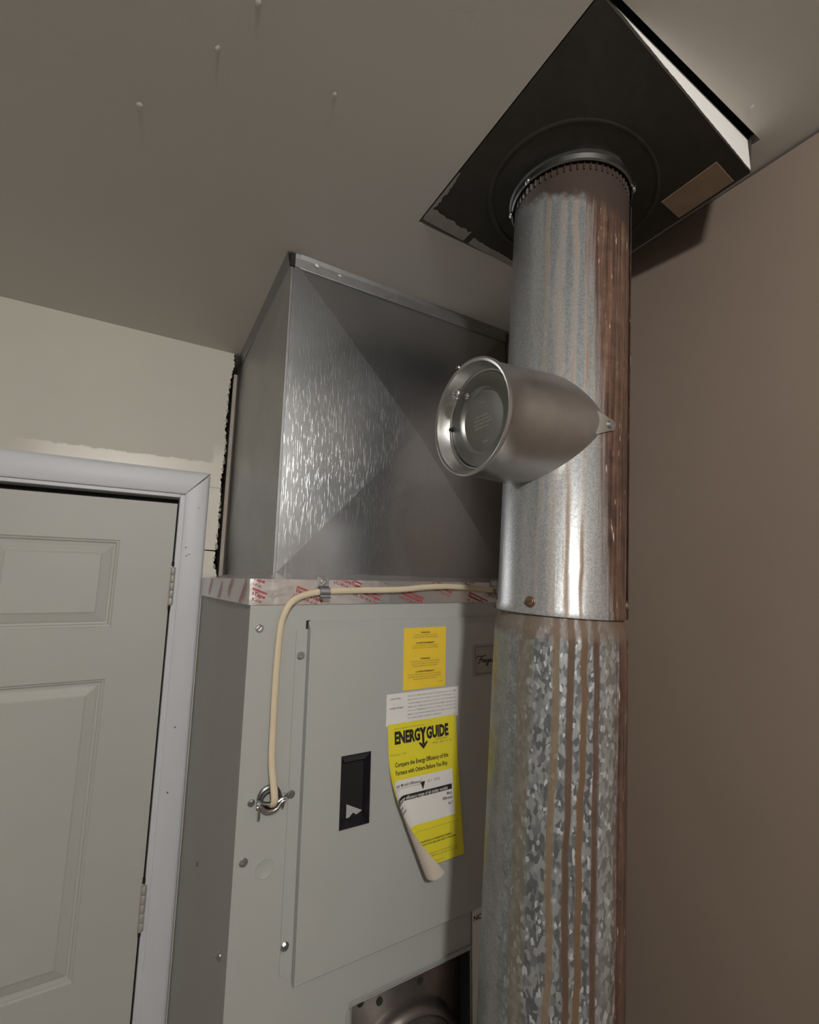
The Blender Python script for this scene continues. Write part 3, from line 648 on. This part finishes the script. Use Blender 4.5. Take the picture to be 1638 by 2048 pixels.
Geo().lathe([(.0001, .002), (.0048, .002), (.0048, .0055), (.0001, .0055)], b0, 6).build('nut', M_screw, dr)
Geo().lathe([(.0001, .016), (.0070, .016), (.0076, .017), (.0076, .025), (.0070, .026), (.0036, .026), (.0036, .0245), (.0001, .0245)], b0, 20).build('counterweight', M_screw, dr, 40)
g = Geo(); fn = lambda x, z: fm @ Vector((x, z, -.0027))
for i, (s_, a, b) in enumerate((('DRAFT CONTROL', -.016, .010), ('DO NOT PAINT OR OIL', -.020, .016), ('ADJUST WEIGHT FOR DRAFT', -.022, .018), ('KEEP FREE OF LINT', -.020, .010))):
    fit_text(g, s_, a, b, .006-i*.0052, .0024, fn, .02)
fit_text(g, '7 IN', -.006, .004, .024, .003, fn, .02); fit_text(g, 'TOP', -.005, .005, -.031, .003, fn, .02)
g.build('stamped_text', plain('stamped_bright_metal', (.62, .63, .61), .35, .9), fp_)
# saddle ear with its screw on the camera side of the pipe
g = Geo(); ring = []
zc = (PM.inverted() @ A0).z-.004
for k in range(13):
    s = 27+20*k/12; hw = max(.0015, .0085*math.sqrt(max(0, 1-((s-41)/6.2)**2)) if s > 41 else .0085+(41-s)*.0006)
    ring.append((s, hw))
vs = []
for s, hw in ring:
    for sg in (-1, 1):
        for r in (RP+.0004, RP+.0022): vs.append(on_pipe(s, zc+sg*hw, r)[0])
fs = []
for i in range(12):
    a = 4*i; b = a+4; fs += [(a+1, a+3, b+3, b+1), (a, b, b+2, a+2), (a, a+1, b+1, b), (a+2, b+2, b+3, a+3)]
fs += [(48, 49, 51, 50)]
g.add(vs, fs); g.build('saddle_ear', M_damp, dr, 40)
P, nn = on_pipe(41, zc, RP+.0022); screw_geo(P, nn, .0058, .2, False).build('screw', M_screw, dr, 30)
P, nn = (DM @ Vector((-.022, RB-.002, L+.002))), dy; screw_geo(P+dy*.002, dy, .004, .2, False).build('screw', M_screw, dr, 30)

# ------------------------------------------------------------------ flue plate in the ceiling
pc = [Vector((.3875, .262, 2.4385)), Vector((.702, .258, 2.372)), Vector((.744, .625, 2.405)), Vector((.3885, .640, 2.441))]   # front-left, front-right, back-right, back-left
def plate(u, v, d=0):
    return pc[0]*(1-u)*(1-v)+pc[1]*u*(1-v)+pc[2]*u*v+pc[3]*(1-u)*v-Vector((0, 0, d))
pl = thing('ceiling_plate', T(.56, .45, 2.41), 'dark square metal flue plate sagging from the ceiling', 'plate')
g = Geo(); N_ = 24
vs = [plate(i/N_, j/N_) for j in range(N_+1) for i in range(N_+1)]+[plate(i/N_, j/N_, -.0012) for j in range(N_+1) for i in range(N_+1)]
k = (N_+1)**2; fs = [(j*(N_+1)+i, j*(N_+1)+i+1, (j+1)*(N_+1)+i+1, (j+1)*(N_+1)+i) for j in range(N_) for i in range(N_)]
g.add(vs, fs+[tuple(x+k for x in f)[::-1] for f in fs]); g.build('sheet', M_fire, pl, 30)
# bent-up front flange, overpainted white, its lower edge ragged
g = Geo(); n = 70; vs = []; rr = random.Random(5)
for i in range(n+1):
    u = i/n; a = plate(u, 0); rag = .0012*rr.random()+(.004*(1-u)) ; topz = min(H+.004, a.z+.070)
    vs += [Vector((a.x, a.y-.0006, a.z+.003+rag)), Vector((a.x+.022*u, a.y+.006*u, topz))]
g.add(vs, [(2*i, 2*i+2, 2*i+3, 2*i+1) for i in range(n)]); fo = g.build('painted_flange', M_paper, pl); tag(fo, 'white overpainted front flange of the plate')
g = Geo(); vs = []
for i in range(n+1):
    u = i/n; a = plate(u, 0); vs += [a+Vector((0, -.0003, 0)), Vector((a.x, a.y-.0003, a.z+.006+(.004*(1-u)))), Vector((a.x, a.y+.004, a.z+.0012))]
g.add(vs, [(3*i, 3*i+3, 3*i+4, 3*i+1) for i in range(n)]); g.build('bent_edge', M_fire, pl)
for sd in (0, 1):
    g = Geo(); vs = []
    for i in range(21):
        a = plate(1, i/20) if sd else plate(0, i/20); vs += [a, Vector((a.x+(.018 if sd else .001), a.y, max(H+.006, a.z+.002)))]
    g.add(vs, [(2*i, 2*i+2, 2*i+3, 2*i+1) for i in range(20)]); g.build('side_flange', M_fire, pl)
# light paint strip left along the back and left edges
g = Geo(); rr = random.Random(11); vs = []
for i in range(41):
    u = .005+.62*i/40; wd = .030*(1-.6*u)*(1 if u < .27 else .75)*(1+.12*rr.uniform(-1, 1)); a = plate(u, 1, .0006); b = plate(u, 1-wd/.38*1.0, .0006); vs += [a, b]
g.add(vs, [(2*i, 2*i+2, 2*i+3, 2*i+1) for i in range(40) if i not in (16, 17)]); o = g.build('paint_strip', M_strip, pl)
g = Geo(); vs = []
for i in range(21):
    v = .70+.30*i/20; wd = .006*math.sin(math.pi*min(1, i/20*.9+.1))**.7*(1+.25*rr.uniform(-1, 1)); vs += [plate(0, v, .0006), plate(wd/.33, v, .0006)]
g.add(vs, [(2*i, 2*i+2, 2*i+3, 2*i+1) for i in range(20)]); g.build('paint_strip', M_strip, pl)
# embossed ring and collar round the pipe
def pz(x, y):
    u = (x-.388)/.33; v = (y-.26)/.38; return plate(max(0, min(1, u)), max(0, min(1, v))).z
def ringtube(r, wd, th, name, mat):
    g = Geo(); n = 72; vs = []
    for i in range(n):
        a = 2*math.pi*i/n
        for dr_, dz in ((-wd, 0), (-wd*.5, th), (wd*.5, th), (wd, 0)):
            x = .560+(r+dr_)*math.cos(a); y = .455+(r+dr_)*math.sin(a); vs.append((x, y, pz(x, y)-.0002-dz))
    g.add(vs, [(4*i+q, 4*((i+1) % n)+q, 4*((i+1) % n)+q+1, 4*i+q+1) for i in range(n) for q in range(3)]); return g.build(name, mat, pl, 50)
ringtube(.128, .004, .0009, 'embossed_ring', M_fire)
CM = PM @ T(0, 0, 0)
cl = Geo().lathe([(RP+.008, .005), (RP+.0085, -.022), (RP+.0100, -.024), (RP+.0100, -.027), (RP+.0070, -.029), (RP+.0060, -.036), (RP+.0035, -.038), (RP+.0030, -.034), (RP+.001, -.03)], CM, 72).build('collar', M_collar, pl, 40)
for s, z in ((-42, -.036), (-84, -.038), (78, -.038)):
    P, nn = on_pipe(s, z, RP+.0065); screw_geo(P, nn, .0055, .4, False).build('screw', M_screw, pl, 30)
# brown paper label near the wall-side corner
lu0, lu1, lv0, lv1 = .845, .985, .055, .285
g = Geo(); g.add([plate(lu0, lv0, .0010), plate(lu1, lv0, .0010), plate(lu1, lv1, .0010), plate(lu0, lv1, .0010), plate(lu0, lv0, .0002), plate(lu1, lv0, .0002), plate(lu1, lv1, .0002), plate(lu0, lv1, .0002)],
       [(0, 1, 2, 3), (0, 4, 5, 1), (1, 5, 6, 2), (2, 6, 7, 3), (3, 7, 4, 0)]); tag(g.build('paper_label', M_tan, pl), 'faded brown paper label')

# ------------------------------------------------------------------ energy label hanging from the furnace door
eg = thing('energy_label', T(.48, YO, 1.29), 'yellow energy guide sheet on furnace door, lower left corner curling forward', 'label')
EX, EZ, EW, EH = .4035, 1.5390, .1465, .2420; V0 = .035
def sheet(u, v, off=0.0):
    """u across, v down from the top edge, in metres"""
    f = max(0, (v-.05))*.375; bow = .0012+.010*(max(0, v-.02)/EH)**1.6
    k = 1.0+.02*v/EH; sag = .0012*math.sin(math.pi*min(1, u/EW))*(v/EH)
    if u >= f: return Vector((EX+u*k+.010*v/EH, YO-bow-sag-off, EZ-v)), Vector((0, -1, 0))
    ca = .933; rho = .0185; d = (f-u)*ca; th = d/rho
    nrm = Vector((math.sin(th)*ca, -math.cos(th), math.sin(th)*.36))
    P = Vector((EX+(f-rho*math.sin(th)*ca)*k+.010*v/EH, YO-bow-sag-rho*(1-math.cos(th)), EZ-v-(rho*math.sin(th)*.36-d*.36)-d*.34))
    return P+nrm*off, nrm
g = Geo(); NU, NV = 72, 48
for off, mi in ((.00015, 0), (-.00015, 1)):
    vs = [sheet(EW*i/NU, EH*j/NV, off)[0] for j in range(NV+1) for i in range(NU+1)]
    g.add(vs, [(j*(NU+1)+i, j*(NU+1)+i+1, (j+1)*(NU+1)+i+1, (j+1)*(NU+1)+i) for j in range(NV) for i in range(NU)], mi)
me = None
def build_keep(g, name, mats, parent):                   # sheet without normal recalculation across layers
    o = g.build(name, mats, parent, 60); return o
build_keep(g, 'paper_sheet', [M_eng, M_back], eg)
def patch(g, u0, u1, v0, v1, off, mi=0, nu=30, nv=8):
    vs = [sheet(u0+(u1-u0)*i/nu, v0+(v1-v0)*j/nv, off)[0] for j in range(nv+1) for i in range(nu+1)]
    g.add(vs, [(j*(nu+1)+i, j*(nu+1)+i+1, (j+1)*(nu+1)+i+1, (j+1)*(nu+1)+i) for j in range(nv) for i in range(nu)], mi)
g = Geo(); patch(g, .006, .132, .094, .172, .0004); g.build('white_panel', M_paper, eg, 60)
g = Geo(); e1 = lambda u, zz: sheet(u, -zz, .0007)[0]
def et(s_, u0, u1, v, h, bold=0.0, mi=0, shear=0.0): fit_text(g, s_, u0, u1, -v, h, e1, bold, mi, shear)
et('ENERG', .0125, .0650, .0335, .0200, .050); et('GUIDE', .0785, .1275, .0335, .0200, .050)
patch(g, .0690, .0735, .0225, .043, .0007, 0, 2, 4)
def tri(pts, off=.0007, mi=0): g.add([sheet(a, b, off)[0] for a, b in pts], [tuple(range(len(pts)))], mi)
tri([(.0640, .0130), (.0692, .0130), (.0735, .0225), (.0690, .0245)]); tri([(.0785, .0130), (.0733, .0130), (.0690, .0225), (.0735, .0245)]); tri([(.0615, .0395), (.0645, .0375), (.0712, .0440), (.0780, .0375), (.0810, .0395), (.0712, .0505)])
et('Based on standard U.S. Government tests', .0130, .075, .0095, .0022, 0, 1)
et('NORDYNE INC.', .0985, .125, .0395, .0032, 0, 1); et('DMKC - 081A - 12 - FA', .0915, .1345, .0448, .0032, 0, 1)
et('Furnace - Oil', .0035, .0345, .0530, .0034, 0, 1)
et('Compare the Energy Efficiency of this', .0120, .1245, .0720, .0075, .02); et('Furnace with Others Before You Buy.', .0130, .1225, .0855, .0075, .02)
et("This Model's Efficiency", .0110, .0620, .1050, .0046, .015); patch(g, .0085, .0640, .1075, .1080, .0007, 1, 12, 1); patch(g, .0640, .0645, .0965, .1080, .0007, 1, 1, 4)
tri([(.0615, .1045), (.0715, .1045), (.0665, .1180)]); et('82.1   AFUE', .0770, .1030, .1075, .0040, 0, 1)
patch(g, .0075, .1285, .1195, .1285, .0007, 0, 30, 3)
et('Most', .1170, .1280, .1365, .0048, .02); et('Efficient', .1075, .1280, .1440, .0048, .02); et('86.7', .1190, .1280, .1535, .0048, .01)
et('Least', .0100, .0230, .1365, .0048, .02); et('Efficient', .0100, .0300, .1440, .0048, .02); et('67.2', .0110, .0210, .1535, .0048, .01)
patch(g, .0060, .1405, .1830, .1834, .0007, 1, 30, 1)
et('ANNUAL FUEL UTILIZATION EFFICIENCY, IS THE MEASURE OF ENERGY', .0200, .1215, .2030, .0029, .02, 0); et('EFFICIENCY. ONLY FURNACES WITH AFUE ARE USED IN THIS SCALE.', .0200, .1310, .2080, .0029, .02, 0)
et('Ask your salesperson or local contractor to make possible a cost', .0160, .1320, .2240, .0027, 0, 1); et('information about the efficiency and operating cost', .0300, .1320, .2285, .0027, 0, 1)
et('Do not remove this label before consumer purchase - 2-92', .0200, .1020, .2375, .0020, 0, 1)
g.build('printed_text', [M_ink, M_ink2], eg)
g = Geo(); fit_text(g, 'Energy efficiency range of all similar models', .0130, .1190, -.1270, .0056, lambda u, zz: sheet(u, -zz, .0010)[0], .01); g.build('reversed_text', M_paper, eg)

# ------------------------------------------------------------------ cable and its fittings
pts = [(.700, 1.7735, .776), (.6511, 1.7741, .767), (.6175, 1.776, .766), (.5414, 1.7805, .765), (.48, 1.7785, .765), (.427, 1.774, .765), (.326, 1.7718, .766), (.2799, 1.7699, .768), (.2450, 1.7640, .766), (.2245, 1.7535, .765), (.213, 1.736, .764), (.2065, 1.7084, .764), (.2042, 1.6388, .765), (.2039, 1.5636, .764), (.2046, 1.5122, .762), (.2072, 1.4829, .757), (.2095, 1.4600, .753), (.2090, 1.4500, .758), (.2075, 1.4440, .7745)]
path = []
for i in range(len(pts)-1):
    p0, p1, p2, p3 = [Vector((pts[max(0, min(len(pts)-1, j))][0], pts[max(0, min(len(pts)-1, j))][2], pts[max(0, min(len(pts)-1, j))][1])) for j in (i-1, i, i+1, i+2)]
    for q_ in range(6):
        t = q_/6; path.append(.5*((2*p1)+(p2-p0)*t+(2*p0-5*p1+4*p2-p3)*t*t+(3*p1-p0-3*p2+p3)*t**3))
path.append(Vector((pts[-1][0], pts[-1][2], pts[-1][1])))
tag(Geo().tube(path, .0056, .0036, 14, (0, -1, .02)).build('electrical_cable', M_cable, None, 60), 'cream flat electrical cable bent down the front of the furnace', 'cable')
def strap(x, lab):
    t = thing('cable_strap', T(x, YF, 1.77), lab, 'strap', 'cable straps on foil tape')
    s = .0105
    Geo().box((x-s, YF-.0042, 1.7765), (x+s, YF-.0026, 1.7950)).build('plate', M_flange, t, bevel=.0008)
    g = Geo(); pf = [(YF-.0040, 1.7790), (YF-.0075, 1.7770), (YF-.0150, 1.7755), (YF-.0168, 1.7720), (YF-.0168, 1.7670), (YF-.0155, 1.7640), (YF-.0165, 1.7610), (YF-.0205, 1.7590)]
    vs = [(xx, y-d*.3, z) for d in (0, .0038) for xx in (x-s*.85, x+s*.85) for y, z in pf]; n = len(pf)
    g.add(vs, [(i, i+1, n+i+1, n+i) for i in range(n-1)]+[(2*n+i, 3*n+i, 3*n+i+1, 2*n+i+1) for i in range(n-1)]); g.build('clip', M_flange, t, 40, bevel=0)
    screw_geo((x, YF-.0042, 1.7860), (0, -1, 0), .0060, .7, False).build('screw', M_screw, t, 30)
strap(.2785, 'small metal cable strap screwed to foil tape at the left bend of cable'); strap(.6620, 'small metal cable strap beside the flue pipe at right end of cable')
cn = thing('cable_connector', T(.2075, YF, 1.455), 'zinc clamp connector where the cable enters the furnace front', 'connector')
Rm = T(.2065, YF, 1.4545) @ Matrix.Rotation(math.pi/2, 4, 'X')
Geo().lathe([(.0185, 0), (.0185, .004), (.0170, .005), (.0160, .0055), (.0160, .012), (.0140, .014), (.0125, .013), (.0125, .002)], Rm, 32).build('locknut', M_collar, cn, 40)
g = Geo(); pth = [(-.0215, .0005), (-.0185, .0020), (-.0145, -.0005), (-.0100, -.0060), (-.0040, -.0088), (.0040, -.0088), (.0100, -.0060), (.0140, .0000), (.0180, .0030), (.0215, .0020)]
g.tube([(.2065+a, YF-.0165, 1.4500+b) for a, b in pth], .0030, .0035, 10, (0, -1, 0)); g.tube([(.2065+a, YF-.0155, 1.4560+b*.45) for a, b in pth], .0026, .0040, 10, (0, -1, 0)); g.build('saddle', M_screw, cn, 50)
for sg, ln in ((-1, .022), (1, .018)):
    x = .2065+sg*.0178; zt = 1.4555+.003*sg
    Geo().lathe([(.0001, 0), (.0042, 0), (.0046, -.0012), (.0046, -.0035), (.0019, -.0040), (.0019, -ln), (.0014, -ln-.0015), (.0001, -ln-.0015)], T(x, YF-.0170, zt+.004), 14).build('clamp_screw', M_screw, cn, 40)

# ------------------------------------------------------------------ ceiling lamp behind the camera
nt = NT('glowing_globe'); nt.b.inputs['Emission Color'].default_value = (1.0, 0.972, 0.925, 1); nt.b.inputs['Emission Strength'].default_value = LAMP_STRENGTH
lt = thing('ceiling_light', T(LAMP.x, LAMP.y, H), 'small round globe light on the ceiling behind the camera', 'lamp')
Geo().lathe([(.0001, H), (.060, H), (.060, H-.006), (.050, H-.010), (.042, H-.012), (.0001, H-.012)], T(LAMP.x, LAMP.y, 0), 40).build('base_ring', M_paper, lt, 40)
R0 = LAMP_RADIUS; prof = [(max(.0001, R0*math.sin(a)), LAMP.z+R0*math.cos(a)) for a in [math.pi*k/12 for k in range(2, 13)]]
Geo().lathe(prof, T(LAMP.x, LAMP.y, 0), 24).build('globe', nt.mat, lt, 180)
